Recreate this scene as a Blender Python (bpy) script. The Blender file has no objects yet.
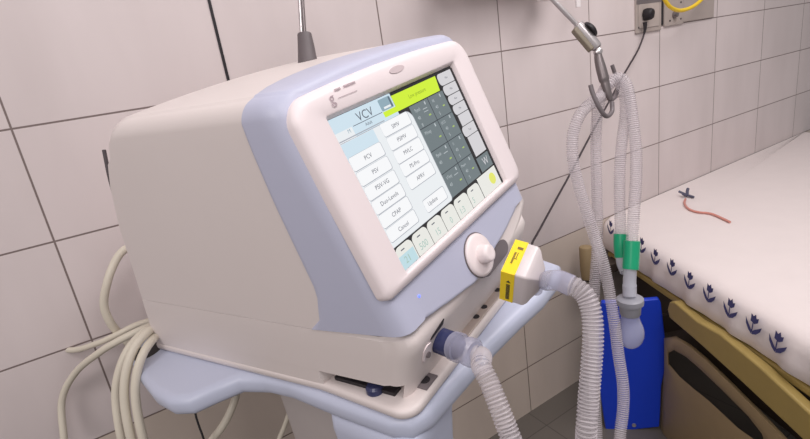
import bpy, math, random
from mathutils import Vector, Matrix
from math import sin, cos, tan, pi, radians
random.seed(7)
CH = 1.46                     # eye height of the photographer
F = 497.6; TILT = 0.30044
R = Matrix(((0.8329574, -0.2788540, 0.4779355), (-0.5341142, -0.1794999, 0.8261367), (-0.1445821, -0.9434088, -0.2984556)))
L = Matrix(((0.9255768, 0.3581034, 0.1227583), (-0.3605611, 0.9327327, -0.0023441), (-0.1153401, -0.0420922, 0.9924338)))
C0 = Vector((0.4163223, 0.6170998, -0.1401777 + CH))
LT = L.transposed()
EYE = Vector((0, 0, CH))
WALL = 1.3
def ray(px, py): return R @ Vector(((px - 405) / F, (py - 219.5) / F, 1.0))
def atd(px, py, d): return EYE + ray(px, py) * d                 # point at a depth
def aty(px, py, y): v = ray(px, py); return EYE + v * (y / v.y)
def atz(px, py, z): v = ray(px, py); return EYE + v * ((z - CH) / v.z)
def W(x, y, z): return C0 + LT @ Vector((x, y, z))               # ventilator frame -> world
ST, CT = sin(TILT), cos(TILT)
def PL(x, s, d=0.0): return W(x, s * ST - d * CT, s * CT + d * ST)   # on the tilted front face

col = bpy.context.scene.collection
# ------------------------------------------------------------------ materials
def mat(name, rgb, rough=.5, metal=0, alpha=1, noise=0, nscale=30, bump=0, emis=0, trans=0, ior=1.45, spec=.5, bscale=200):
    m = bpy.data.materials.new(name); m.use_nodes = True
    nt = m.node_tree; b = nt.nodes['Principled BSDF']
    b.inputs['Base Color'].default_value = (*rgb, 1); b.inputs['Roughness'].default_value = rough
    b.inputs['Metallic'].default_value = metal; b.inputs['Alpha'].default_value = alpha
    b.inputs['Transmission Weight'].default_value = trans; b.inputs['IOR'].default_value = ior
    b.inputs['Specular IOR Level'].default_value = spec
    if emis:
        b.inputs['Emission Color'].default_value = (*rgb, 1); b.inputs['Emission Strength'].default_value = emis
    tc = nt.nodes.new('ShaderNodeTexCoord')
    n = nt.nodes.new('ShaderNodeTexNoise'); n.inputs['Scale'].default_value = nscale; n.inputs['Detail'].default_value = 4
    nt.links.new(tc.outputs['Object'], n.inputs['Vector'])
    if noise:
        mx = nt.nodes.new('ShaderNodeMix'); mx.data_type = 'RGBA'
        mx.inputs[6].default_value = (*[c * (1 - noise) for c in rgb], 1); mx.inputs[7].default_value = (*[min(1, c * (1 + noise)) for c in rgb], 1)
        nt.links.new(n.outputs['Fac'], mx.inputs[0]); nt.links.new(mx.outputs[2], b.inputs['Base Color'])
    if bump:
        n2 = nt.nodes.new('ShaderNodeTexNoise'); n2.inputs['Scale'].default_value = bscale
        nt.links.new(tc.outputs['Object'], n2.inputs['Vector'])
        bp = nt.nodes.new('ShaderNodeBump'); bp.inputs['Strength'].default_value = bump; bp.inputs['Distance'].default_value = .002
        nt.links.new(n2.outputs['Fac'], bp.inputs['Height']); nt.links.new(bp.outputs['Normal'], b.inputs['Normal'])
    return m
def S(r, g, b):                                                  # sRGB 0..255 -> linear
    f = lambda c: ((c / 255 + .055) / 1.055) ** 2.4 if c > 10 else c / 255 / 12.92
    return (f(r), f(g), f(b))
M = {}
M['cream'] = mat('cream_plastic', S(219, 209, 206), .45, noise=.02, nscale=6, bump=.08, bscale=500)
M['blue'] = mat('lilac_blue_plastic', S(186, 188, 208), .42, noise=.02, nscale=6, bump=.05, bscale=500)
M['pink'] = mat('pale_pink_plastic', S(233, 221, 222), .4, noise=.01)
M['knob'] = mat('knob_plastic', S(236, 224, 223), .35, noise=.01)
M['cart'] = mat('pale_blue_plastic', S(190, 195, 214), .38, noise=.03, nscale=5)
M['cartgrey'] = mat('light_grey_metal', S(176, 168, 166), .5, noise=.03)
M['dark'] = mat('dark_plastic', S(38, 34, 38), .5, noise=.1)
M['seam'] = mat('seam_shadow_rubber', S(120, 108, 108), .7, noise=.05)
M['recess'] = mat('grey_recess', S(110, 102, 104), .4, noise=.05)
M['navy'] = mat('navy_port_plastic', S(52, 56, 92), .25, noise=.1)
M['strip'] = mat('satin_metal', S(190, 176, 168), .35, metal=.5, noise=.05)
M['steel'] = mat('steel', S(196, 190, 190), .3, metal=.8, noise=.08)
M['steel2'] = mat('brushed_grey_metal', S(120, 112, 112), .38, metal=.6, noise=.1)
M['tan'] = mat('tan_plate', S(132, 122, 106), .5, noise=.05)
M['grip'] = mat('grey_rubber', S(98, 90, 92), .5, noise=.1)
M['black'] = mat('black_rubber', S(36, 32, 36), .5, noise=.1)
M['cord'] = mat('black_cord', S(58, 48, 52), .5, noise=.1)
M['socket'] = mat('socket_plastic', S(168, 156, 150), .5, noise=.05)
M['socket2'] = mat('socket_module', S(180, 168, 162), .45, noise=.05)
M['yellow'] = mat('yellow_hose', S(226, 190, 40), .4, noise=.03)
M['ylabel'] = mat('yellow_label', S(244, 212, 30), .45, noise=.02)
M['filt'] = mat('filter_plastic', S(214, 204, 204), .25, noise=.04, alpha=.93)
M['clear'] = mat('clear_plastic', S(215, 215, 226), .12, alpha=.5, noise=.02)
M['clearblue'] = mat('clear_blue_plastic', S(186, 185, 206), .15, alpha=.5, noise=.02)
M['green'] = mat('green_cuff', S(24, 165, 118), .3, alpha=.9, noise=.08)
M['greycap'] = mat('grey_cap', S(150, 150, 158), .4, noise=.05)
M['bulb'] = mat('translucent_bulb', S(190, 192, 214), .2, alpha=.5, noise=.03)
M['rib'] = mat('tube_rib', S(206, 198, 202), .38, alpha=.52)
M['wallt'] = mat('tube_wall', S(208, 200, 205), .2, alpha=.26)
M['hose'] = mat('cream_hose', S(214, 206, 190), .45, noise=.05, nscale=20)
M['panelblue'] = mat('royal_blue_plastic', S(22, 62, 200), .35, noise=.05, nscale=8)
M['sheet'] = mat('white_sheet', S(226, 216, 214), .8, noise=.03, nscale=12, bump=.3, bscale=60)
M['motif'] = mat('navy_print', S(72, 72, 122), .8, noise=.2, nscale=150)
M['ochre'] = mat('ochre_rail', S(164, 142, 84), .45, noise=.06)
M['bedtan'] = mat('tan_bed_plastic', S(152, 131, 98), .5, noise=.06)
M['beddark'] = mat('dark_frame_and_shade', S(62, 52, 46), .6, noise=.1)  # bed legs and brackets, also the painted shade under the mattress
M['orange'] = mat('orange_tube', S(206, 140, 128), .4, noise=.03)
M['clip'] = mat('slate_clip', S(82, 82, 102), .4, noise=.2)
M['white'] = mat('white_plastic', S(225, 218, 218), .5, noise=.02)
M['oval'] = mat('grey_oval', S(206, 190, 192), .35, noise=.02)
M['print'] = mat('grey_print', S(176, 158, 164), .5)
M['print2'] = mat('dark_print', S(120, 96, 40), .5)
M['led'] = mat('blue_led', S(90, 110, 255), .3, emis=2)
M['bezelshade'] = mat('bezel_inner', S(190, 168, 166), .5)
def emi(name, rgb, st=1.0):
    st *= 1.08
    m = mat(name, rgb, .2, emis=st, spec=.3)
    m.node_tree.nodes['Principled BSDF'].inputs['Base Color'].default_value = (0.02, 0.02, 0.02, 1)
    return m
SC = {}
SC['black'] = emi('screen_black', S(34, 32, 36), .6)
SC['head'] = emi('screen_light_blue', S(212, 232, 244), .95)
SC['white'] = emi('screen_white', S(240, 244, 247), .95)
SC['btn'] = emi('screen_button', S(247, 248, 250), 1.0)
SC['line'] = emi('screen_button_edge', S(178, 182, 192), .9)
SC['lime'] = emi('screen_lime', S(208, 240, 44), 1.0)
SC['slate'] = emi('screen_slate', S(116, 128, 132), .9)
SC['slatel'] = emi('screen_slate_line', S(58, 66, 74), .8)
SC['icon'] = emi('screen_icon', S(150, 178, 192), .9)
SC['icond'] = emi('screen_icon_dark', S(92, 112, 128), .9)
SC['tab'] = emi('screen_tab', S(222, 220, 224), .9)
SC['tabb'] = emi('screen_tab_bottom', S(238, 238, 232), .95)
SC['txt'] = emi('screen_text', S(96, 100, 116), .8)
SC['txtl'] = emi('screen_text_light', S(196, 204, 208), .9)
SC['txtg'] = emi('screen_text_green', S(176, 206, 196), .9)
SC['dash'] = emi('screen_green_dash', S(178, 204, 110), .9)
SC['gold'] = emi('screen_yellow_dot', S(234, 236, 110), .95)
SC['olive'] = emi('screen_olive_text', S(140, 168, 40), .9)
SC['cyan'] = emi('screen_cyan', S(196, 226, 234), .95)

# ------------------------------------------------------------------ mesh builder
class MB:
    def __init__(s): s.v = []; s.f = []; s.m = []; s.mats = []
    def mi(s, m):
        if m not in s.mats: s.mats.append(m)
        return s.mats.index(m)
    def add(s, vs, fs, m):
        o = len(s.v); k = s.mi(m); s.v += [Vector(p) for p in vs]
        for f in fs: s.f.append([i + o for i in f]); s.m.append(k)
    def grid(s, rows, m, close=False, cap0=False, cap1=False):
        n = len(rows[0]); o = [p for r in rows for p in r]; fs = []
        for i in range(len(rows) - 1):
            for j in range(n if close else n - 1):
                a = i * n + j; b = i * n + (j + 1) % n
                fs.append([a, b, b + n, a + n])
        if cap0: fs.append(list(range(n))[::-1])
        if cap1: fs.append([(len(rows) - 1) * n + j for j in range(n)])
        s.add(o, fs, m)
    def prism(s, poly, off, m):                                  # polygon extruded by a vector
        off = Vector(off); n = len(poly); top = [Vector(p) + off for p in poly]
        fs = [list(range(n))[::-1], list(range(n, 2 * n))] + [[i, (i + 1) % n, (i + 1) % n + n, i + n] for i in range(n)]
        s.add(list(poly) + top, fs, m)
    def obox(s, c, ax, ay, az, m):                               # box from a centre and half axes
        c, ax, ay, az = map(Vector, (c, ax, ay, az))
        vs = [c + ax * i + ay * j + az * k for i in (-1, 1) for j in (-1, 1) for k in (-1, 1)]
        s.add(vs, [[0, 1, 3, 2], [4, 6, 7, 5], [0, 4, 5, 1], [2, 3, 7, 6], [0, 2, 6, 4], [1, 5, 7, 3]], m)
    def build(s, name, parent=None, smooth=True, bevel=0, sub=0, segs=3, origin=None, angle=40):
        org = Vector(parent['_o']) if parent is not None and '_o' in parent else (Vector(origin) if origin is not None else Vector((0, 0, 0)))
        me = bpy.data.meshes.new(name); me.from_pydata([tuple(p - org) for p in s.v], [], s.f)
        for m in s.mats: me.materials.append(m)
        me.polygons.foreach_set('material_index', s.m)
        me.polygons.foreach_set('use_smooth', [smooth] * len(me.polygons)); me.update()
        ob = bpy.data.objects.new(name, me); col.objects.link(ob)
        if parent is not None: ob.parent = parent
        elif origin is not None: ob.location = org
        import bmesh
        bm = bmesh.new(); bm.from_mesh(me)
        if getattr(s, 'weld', False): bmesh.ops.remove_doubles(bm, verts=bm.verts, dist=1e-5)
        bmesh.ops.recalc_face_normals(bm, faces=bm.faces); bm.to_mesh(me); bm.free()
        if smooth: me.set_sharp_from_angle(angle=radians(angle))
        if bevel:
            b = ob.modifiers.new('bevel', 'BEVEL'); b.width = bevel; b.segments = segs; b.limit_method = 'ANGLE'; b.angle_limit = radians(35)
            b.harden_normals = False
            me.polygons.foreach_set('use_smooth', [True] * len(me.polygons))
        if sub: u = ob.modifiers.new('sub', 'SUBSURF'); u.levels = sub; u.render_levels = sub
        if '_o' not in ob: ob_o[ob.name] = org
        return ob
ob_o = {}
def thing(name, loc, label, cat, group=None):
    o = bpy.data.objects.new(name, None); col.objects.link(o); o.location = loc; o.empty_display_size = .05
    o['_o'] = list(loc); tag(o, label, cat, group); return o
def tag(o, label, cat, group=None):
    o['label'] = label; o['category'] = cat
    if group: o['group'] = group
    return o
def sub_of(mb, name, par, **k):                                  # sub-part: same origin as its part
    root = par.parent if par.parent is not None else par
    org = Vector(root['_o']) if '_o' in root else ob_o.get(root.name, Vector())
    ob = mb.build(name, None, origin=None, **k)
    for v in ob.data.vertices: v.co -= org
    ob.parent = par; return ob
def lab(o, t): o['label'] = t; return o
# curves
def spline(P, step):
    P = [Vector(p) for p in P]; Q = [2 * P[0] - P[1]] + P + [2 * P[-1] - P[-2]]; out = []
    for i in range(1, len(Q) - 2):
        p0, p1, p2, p3 = Q[i - 1:i + 3]
        for k in range(24):
            t = k / 24
            out.append(.5 * ((2 * p1) + (p2 - p0) * t + (2 * p0 - 5 * p1 + 4 * p2 - p3) * t * t + (3 * p1 - p0 - 3 * p2 + p3) * t ** 3))
    out.append(P[-1])
    res = [out[0]]; acc = 0; last = out[0]
    for q in out[1:]:
        d = (q - last).length
        while acc + d >= step and d > 1e-9:
            t = (step - acc) / d; last = last.lerp(q, t); res.append(last.copy()); d = (q - last).length; acc = 0
        acc += d; last = q
    if (res[-1] - out[-1]).length > step * .2: res.append(out[-1])
    return res
def frames(pts):
    n = len(pts); T = [(pts[min(i + 1, n - 1)] - pts[max(i - 1, 0)]).normalized() for i in range(n)]
    u = T[0].orthogonal().normalized(); fr = []
    for t in T:
        u = (u - t * u.dot(t)).normalized(); fr.append((u, t.cross(u)))
    return fr
def tube(mb, P, r, m, step=.01, seg=12, cap=True, raw=False, rf=None):
    pts = [Vector(p) for p in P] if raw else spline(P, step)
    fr = frames(pts); rows = []
    for i, (p, (a, b)) in enumerate(zip(pts, fr)):
        rr = rf(i / max(1, len(pts) - 1)) if rf else r
        rows.append([p + (a * cos(2 * pi * k / seg) + b * sin(2 * pi * k / seg)) * rr for k in range(seg)])
    mb.grid(rows, m, close=True, cap0=cap, cap1=cap)
def corrugated(P, r, pitch=.0046, amp=.0007, seg=18, mrib=None, mwall=None):
    """ribbed breathing tube: profile valley, flank, crest, flank per pitch"""
    mb = MB(); pts = spline(P, pitch / 4); fr = frames(pts); rows = []
    prof = (-amp, -amp * .2, amp, -amp * .2)
    for i, (p, (a, b)) in enumerate(zip(pts, fr)):
        rr = r + prof[i % 4]
        rows.append([p + (a * cos(2 * pi * k / seg) + b * sin(2 * pi * k / seg)) * rr for k in range(seg)])
    n = seg; vs = [q for rw in rows for q in rw]; A = []; B = []
    for i in range(len(rows) - 1):
        tgt = A if i % 4 in (1, 2) else B
        for j in range(n):
            a = i * n + j; b = i * n + (j + 1) % n; tgt.append([a, b, b + n, a + n])
    o = len(mb.v); mb.v += vs
    ka = mb.mi(mrib or M['rib']); kb = mb.mi(mwall or M['wallt'])
    for f in A: mb.f.append([i + o for i in f]); mb.m.append(ka)
    for f in B: mb.f.append([i + o for i in f]); mb.m.append(kb)
    return mb
def lathe(mb, c, ax, prof, m, seg=24, cap=True):
    c = Vector(c); ax = Vector(ax).normalized(); a = ax.orthogonal().normalized(); b = ax.cross(a)
    rows = [[c + ax * h + (a * cos(2 * pi * k / seg) + b * sin(2 * pi * k / seg)) * r for k in range(seg)] for h, r in prof]
    mb.grid(rows, m, close=True, cap0=cap, cap1=cap)
def rr(x0, x1, y0, y1, r, n=8, crown=0):                         # rounded rectangle outline (r: one or four radii BL,BR,TR,TL)
    if not isinstance(r, (list, tuple)): r = [r] * 4
    out = []
    for (cx, cy, a0, q) in ((x0 + r[0], y0 + r[0], pi, r[0]), (x1 - r[1], y0 + r[1], 1.5 * pi, r[1]), (x1 - r[2], y1 - r[2], 0, r[2]), (x0 + r[3], y1 - r[3], .5 * pi, r[3])):
        for k in range(n + 1):
            a = a0 + k / n * pi / 2; out.append((cx + q * cos(a), cy + q * sin(a)))
    # extra points along the top edge for a crown
    res = []
    for i, p in enumerate(out):
        res.append(p)
        if i == 3 * (n + 1) - 1:
            q = out[(i + 1) % len(out)]
            for k in range(1, 12): res.append((p[0] + (q[0] - p[0]) * k / 12, p[1] + (q[1] - p[1]) * k / 12))
    if crown:
        xm = (x0 + x1) / 2; hw = (x1 - x0) / 2
        res = [(x, y + crown * max(0, 1 - ((x - xm) / hw) ** 2) if y > (y0 + y1) / 2 else y) for x, y in res]
    return res

# ================================================================== the setting
TX, TZ, TW, TH = 0.3174, -0.0129 + CH, 0.44956, 0.24672
def wall_material():
    m = bpy.data.materials.new('wall_tiles'); m.use_nodes = True; nt = m.node_tree; b = nt.nodes['Principled BSDF']
    N = nt.nodes.new; K = nt.links.new
    tc = N('ShaderNodeTexCoord'); sp = N('ShaderNodeSeparateXYZ'); cb = N('ShaderNodeCombineXYZ')
    K(tc.outputs['Object'], sp.inputs[0])
    for ax, off, i in (('X', TX, 0), ('Z', TZ, 1)):
        a = N('ShaderNodeMath'); a.operation = 'SUBTRACT'; a.inputs[1].default_value = off - (TW if i == 0 else TH) * 20
        K(sp.outputs[ax], a.inputs[0]); K(a.outputs[0], cb.inputs[i])
    br = N('ShaderNodeTexBrick'); br.offset = 0; br.squash = 1
    br.inputs['Scale'].default_value = 1; br.inputs['Brick Width'].default_value = TW; br.inputs['Row Height'].default_value = TH
    br.inputs['Mortar Size'].default_value = .0024; br.inputs['Mortar Smooth'].default_value = .35
    br.inputs['Color1'].default_value = (*S(214, 202, 201), 1); br.inputs['Color2'].default_value = (*S(208, 197, 196), 1)
    br.inputs['Mortar'].default_value = (*S(122, 108, 105), 1); br.inputs['Bias'].default_value = 0
    K(cb.outputs[0], br.inputs['Vector'])
    # cream dado tiles below the third joint
    lt = N('ShaderNodeMath'); lt.operation = 'LESS_THAN'; lt.inputs[1].default_value = TZ - 3 * TH; K(sp.outputs['Z'], lt.inputs[0])
    dd_ = N('ShaderNodeMix'); dd_.data_type = 'RGBA'; dd_.blend_type = 'MULTIPLY'; K(lt.outputs[0], dd_.inputs[0]); K(br.outputs['Color'], dd_.inputs[6]); dd_.inputs[7].default_value = (.95, .92, .81, 1)
    no = N('ShaderNodeTexNoise'); no.inputs['Scale'].default_value = 2.2; no.inputs['Detail'].default_value = 3
    mp = N('ShaderNodeMapping'); mp.inputs['Scale'].default_value = (3, 1, .8); K(tc.outputs['Object'], mp.inputs[0]); K(mp.outputs[0], no.inputs['Vector'])
    rp = N('ShaderNodeMapRange'); rp.inputs[1].default_value = .35; rp.inputs[2].default_value = .75; rp.inputs[3].default_value = .0; rp.inputs[4].default_value = .13
    K(no.outputs['Fac'], rp.inputs[0])
    mx = N('ShaderNodeMix'); mx.data_type = 'RGBA'; K(rp.outputs[0], mx.inputs[0]); K(dd_.outputs[2], mx.inputs[6]); mx.inputs[7].default_value = (*S(120, 104, 100), 1)
    K(mx.outputs[2], b.inputs['Base Color']); b.inputs['Roughness'].default_value = .42
    bp = N('ShaderNodeBump'); bp.inputs['Strength'].default_value = .4; bp.inputs['Distance'].default_value = .002; bp.invert = True
    K(br.outputs['Fac'], bp.inputs['Height']); K(bp.outputs['Normal'], b.inputs['Normal'])
    return m
w = MB(); w.obox((1.2, WALL + .05, 1.5), (4.2, 0, 0), (0, .05, 0), (0, 0, 1.5), wall_material())
o = w.build('wall_back', smooth=False); o['kind'] = 'structure'
fl = bpy.data.materials.new('floor_tiles'); fl.use_nodes = True
nt = fl.node_tree; b = nt.nodes['Principled BSDF']; tc = nt.nodes.new('ShaderNodeTexCoord'); br = nt.nodes.new('ShaderNodeTexBrick'); br.offset = 0
br.inputs['Scale'].default_value = 1; br.inputs['Brick Width'].default_value = .6; br.inputs['Row Height'].default_value = .6; br.inputs['Mortar Size'].default_value = .002
br.inputs['Color1'].default_value = (*S(106, 100, 94), 1); br.inputs['Color2'].default_value = (*S(101, 95, 89), 1); br.inputs['Mortar'].default_value = (*S(80, 74, 70), 1)
nt.links.new(tc.outputs['Object'], br.inputs['Vector']); nt.links.new(br.outputs['Color'], b.inputs['Base Color']); b.inputs['Roughness'].default_value = .5
w = MB(); w.obox((1.2, -.6, -.05), (4.2, 0, 0), (0, 1.9, 0), (0, 0, .05), fl)
o = w.build('floor', smooth=False); o['kind'] = 'structure'
w = MB(); w.obox((TX, WALL - .0008, 2.0), (.0034, 0, 0), (0, .0012, 0), (0, 0, 1.0), M['black'])
o = w.build('trim_1', smooth=False); o['kind'] = 'structure'

# ================================================================== ventilator
vent = thing('ventilator', W(0, .25, -.30), 'cream and lilac-blue medical ventilator with tilted touchscreen, standing on the trolley', 'medical ventilator')
def yf(z): return z * .31 if z > -.2 else -.062 + (-.2 - z) * .33
def yb(z):
    T = [(-.35, .575), (-.30, .575), (-.26, .565), (-.03, .502), (.05, .467), (.147, .405), (.2, .38)]
    for (a, p), (c, q) in zip(T, T[1:]):
        if a <= z <= c: return p + (q - p) * (z - a) / (c - a)
    return T[-1][1]
def hw(y): return .21 + .107 * y
SEAM = -.185
def perim(n=14):                                                 # (kx, z) left bottom -> over the top -> right bottom; kx scales the half width
    zt, r = .151, .026; P = []
    for k in range(16): P.append((-1, 0, SEAM + (zt - r - SEAM) * k / 16))
    for k in range(n + 1): a = pi - k / n * pi / 2; P.append((-1, r + r * cos(a), zt - r + r * sin(a)))
    for k in range(1, 12): P.append((None, k / 12, zt))
    for k in range(n + 1): a = pi / 2 - k / n * pi / 2; P.append((1, -r + r * cos(a), zt - r + r * sin(a)))
    for k in range(1, 17): P.append((1, 0, (zt - r) + (SEAM - zt + r) * k / 16))
    return P
PER = perim(); RR = .026
def hull(j, y, off=0):
    k, q, z = PER[j]; a = hw(y)
    if k == -1: x = -a + (q if q else 0)
    elif k == 1: x = a + .006 + (q if q else 0)
    else: x = (-a + RR) + (2 * a + .006 - 2 * RR) * q
    crown = .010 * max(0, 1 - (x / a) ** 2) * (1 if z > .1505 else 0)
    zz = z + crown
    # outward nudge
    if off:
        nx, nz = (k if k else 0, 0) if not q and k else ((0, 1) if k is None else (None, None))
        if nx is None:
            cx = (-a + RR) if k == -1 else (a - RR); d = Vector((x - cx, z - (.151 - RR))).normalized(); nx, nz = d.x, d.y
        x += nx * off; zz += nz * off
    return (x, y, zz)
def band(j):
    z = PER[j][2]
    T = [(-.186, .172), (-.178, .156), (-.166, .142), (-.15, .133), (-.118, .114), (-.044, .103), (.02, .093), (.09, .078), (.124, .069), (.145, .056), (.151, .05)]
    for (a, p), (c, q) in zip(T, T[1:]):
        if a <= z <= c: v = p + (q - p) * (z - a) / (c - a); break
    else: v = T[-1][1]
    if PER[j][0] is None: v = .05 + .045 * sin(pi * PER[j][1]) ** .7
    return v
h = MB(); rows = []
for i in range(21):
    s = i / 20; rw = []
    for j in range(len(PER)):
        z = PER[j][2]; y0 = yf(z) + band(j) - .004; y1 = yb(z); y = y0 + (y1 - y0) * s
        p = hull(j, y)
        if s > .93: e = (s - .93) / .07; p = (p[0] * (1 - .004 * e * e), p[1], p[2] - (.012 * e * e if p[2] > .1 else 0))
        rw.append(W(*p))
    rows.append(rw)
h.grid(rows, M['cream']); h.add(rows[-1], [list(range(len(PER)))], M['cream'])
side = h.build('side_housing', vent, angle=50)
lab(side, 'cream plastic side and top housing')
# blue frame: band + face
def sb(x):                                                       # lower edge of the blue apron
    T = [(-.22, -.179), (-.2, -.180), (-.17, -.183), (-.13, -.190), (-.09, -.197), (-.06, -.2015), (-.03, -.2065), (.0, -.203), (.03, -.197), (.06, -.190), (.10, -.184), (.14, -.174), (.19, -.160), (.23, -.152)]
    for (a, p), (c, q) in zip(T, T[1:]):
        if a <= x <= c:
            t = (x - a) / (c - a); t = t * t * (3 - 2 * t) * .4 + t * .6; return p + (q - p) * t
    return T[-1][1]
def lift(j, f):                                                   # the apron edge rises towards the front
    z = PER[j][2]; w = min(1, max(0, (-.08 - z) / .105)); return w * f * (.010 if PER[j][0] == -1 else .030)
NP = len(PER); B0 = .036
def bandpt(j, q, off=.0015):
    y = yf(PER[j][2]) + B0 + (band(j) - B0) * q; p = hull(j, y, off); return (p[0], p[1], p[2] + lift(j, 1 - q))
def front_ring(b, ins):
    out = []
    for j in range(NP):
        x, y, z = bandpt(j, 0); k = PER[j][0]; ys = z * .31
        sc1 = 1 - ins / .2145
        zt_ = z - (ins * .2 if z > .12 else 0)
        xx = x * sc1; d = -b; s_ = (zt_ - d * ST) / CT
        out.append((xx, s_, d))
    xr, xl = out[-1], out[0]
    for k in range(1, 44):
        t = k / 44; x = xr[0] + (xl[0] - xr[0]) * t; s_ = sb(x)
        e0 = max(0, 1 - t / .08); e1_ = max(0, 1 - (1 - t) / .08)
        s_ = s_ + (xr[1] - s_) * e0 ** 2 + (xl[1] - s_) * e1_ ** 2
        out.append((x, s_ + ins * .15, -b))
    return [PL(*p) for p in out]
h = MB(); rows = []
for q, off in [(0, .0015)] + [(k / 10, .0015) for k in range(1, 10)] + [(.985, .0015), (1, .0008), (1.0, -.003)]: rows.append([W(*bandpt(j, q, off)) for j in range(NP)])
h.grid(rows, M['blue'])
first = front_ring(B0, 0)
for j in range(NP): first[j] = rows[0][j]
rings = [first] + [front_ring(b, i_) for b, i_ in ((.028, .0008), (.020, .003), (.013, .0065), (.008, .011), (.004, .017), (.0022, .025), (.0018, .05))]
h.grid(rings, M['blue'], close=True)
h.add(rings[-1], [list(range(len(rings[-1])))], M['blue'])
h.weld = True
ff = h.build('front_frame', vent, angle=60); lab(ff, 'lilac-blue front frame and curved apron')
# small power light
led = MB(); lathe(led, PL(-.150, -.1514, -.0022), PL(0, 0, 1) - PL(0, 0, 0), [(0, .0022), (.001, .0022), (.0018, .0012)], M['led'], 12)
sub_of(led, 'indicator_light', ff)
# pink bezel
def ring(x0, x1, s0, s1, r, d, crown=0): return [PL(x, s, d) for x, s in rr(x0, x1, s0, s1, r, 8, crown)]
h = MB()
rings = [ring(-.2085, .2130, -.126, .146, [.012, .02, .03, .03], -.012, .008), ring(-.2085, .2130, -.126, .146, [.012, .02, .03, .03], .001, .008),
         ring(-.2065, .2110, -.124, .144, [.012, .02, .03, .03], .0055, .008), ring(-.202, .2065, -.1175, .1395, [.012, .02, .028, .028], .0085, .008),
         ring(-.193, .199, -.114, .134, [.012, .018, .024, .024], .0098, .008), ring(-.164, .1625, -.1118, .1165, [.006, .006, .008, .008], .0090, .001),
         ring(-.160, .1585, -.1105, .1145, .004, .0078), ring(-.158, .1545, -.1095, .1100, .002, .002), ring(-.158, .1545, -.1095, .1100, .002, -.004)]
h.grid(rings[:7], M['pink'], close=True); h.grid(rings[6:], M['pink'], close=True)
bz = h.build('screen_bezel', vent, angle=50); lab(bz, 'pale pink bezel around the screen')
ov = MB(); pts = [(6.8e-3 + .0185 * cos(2 * pi * k / 28), .1355 + .0052 * sin(2 * pi * k / 28)) for k in range(28)]
ov.prism([PL(x, s, .0088) for x, s in pts], PL(0, 0, .0018) - PL(0, 0, 0), M['oval'])
sub_of(ov, 'sensor_window', bz, bevel=.0005)

# text -> polygons
def text_polys(txt, size, thin=False):
    cu = bpy.data.curves.new('t', 'FONT'); cu.body = txt; cu.size = size; cu.align_x = 'CENTER'; cu.align_y = 'CENTER'; cu.resolution_u = 3
    ob = bpy.data.objects.new('t', cu); col.objects.link(ob); bpy.context.view_layer.update()
    me = ob.evaluated_get(bpy.context.evaluated_depsgraph_get()).to_mesh()
    vs = [(v.co.x, v.co.y) for v in me.vertices]; fs = [list(p.vertices) for p in me.polygons]
    ob.evaluated_get(bpy.context.evaluated_depsgraph_get()).to_mesh_clear()
    bpy.data.objects.remove(ob); bpy.data.curves.remove(cu); return vs, fs
def put_text(mb, txt, size, x, s, m, fn, d, xs=1.0):
    vs, fs = text_polys(txt, size); mb.add([fn(x + a * xs, s + b_, d) for a, b_ in vs], fs, m)
mk = MB()
put_text(mk, 'g', .021, -.1385, .1315, M['print'], PL, .0106)
for (x0, x1, s) in ((-.128, -.118, .1375), (-.110, -.088, .1378)):
    k = x0
    while k < x1: mk.add([PL(k, s, .0106), PL(k + .0016, s, .0106), PL(k + .0016, s + .0035, .0106), PL(k, s + .0035, .0106)], [[0, 1, 2, 3]], M['print']); k += .0024
mk.add([PL(-.128, .1285, .0106), PL(-.09, .1285, .0106), PL(-.09, .1292, .0106), PL(-.128, .1292, .0106)], [[0, 1, 2, 3]], M['print'])
sub_of(mk, 'printed_mark', bz, smooth=False)

# screen, all of its picture in one flat mesh
sc = MB(); mm = .001
def quad(x0, x1, s0, s1, m, d): sc.add([PL(x0 * mm, s0 * mm, d), PL(x1 * mm, s0 * mm, d), PL(x1 * mm, s1 * mm, d), PL(x0 * mm, s1 * mm, d)], [[0, 1, 2, 3]], m)
def rquad(x0, x1, s0, s1, r, m, d):
    pts = rr(x0, x1, s0, s1, r, 5); sc.add([PL(a * mm, b_ * mm, d) for a, b_ in pts], [list(range(len(pts)))], m)
def T(txt, size, x, s, m=None, d=.0016, xs=1.0): put_text(sc, txt, size * mm, x * mm, s * mm, m or SC['txt'], PL, d, xs)
D1, D2, D3, D4 = .0002, .0005, .0008, .0012
quad(-158, 155, -110, 111, SC['black'], 0)
quad(-157, -21, 76, 109.5, SC['head'], D1)
quad(-157, -100, 60, 80, SC['head'], D1)
rquad(-52, -24, 90, 107, 2, SC['icon'], D2); quad(-29, -25.5, 91, 106, SC['icond'], D3); quad(-46, -30, 92, 95, SC['white'], D3)
sc.add([PL(x * mm, s * mm, D2) for x, s in ((-52, 81), (97, 81), (101.5, 105), (-21, 105), (-21, 89), (-52, 89))], [[0, 1, 2, 3, 4, 5]], SC['lime'])
T('Low pressure', 8.5, 38, 93, SC['olive'])
quad(-117, -53, 89.2, 90.1, SC['txt'], D2); T('VCV', 17, -87, 97, d=D3, xs=1.05); T('Adult', 6.5, -88, 84.5, d=D3)
T('M', 8, -128, 86, SC['icon'], D3); quad(-157, -120, 76, 90, SC['white'], D2)
quad(-157, -57, 77.5, 79, SC['line'], D3)
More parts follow.
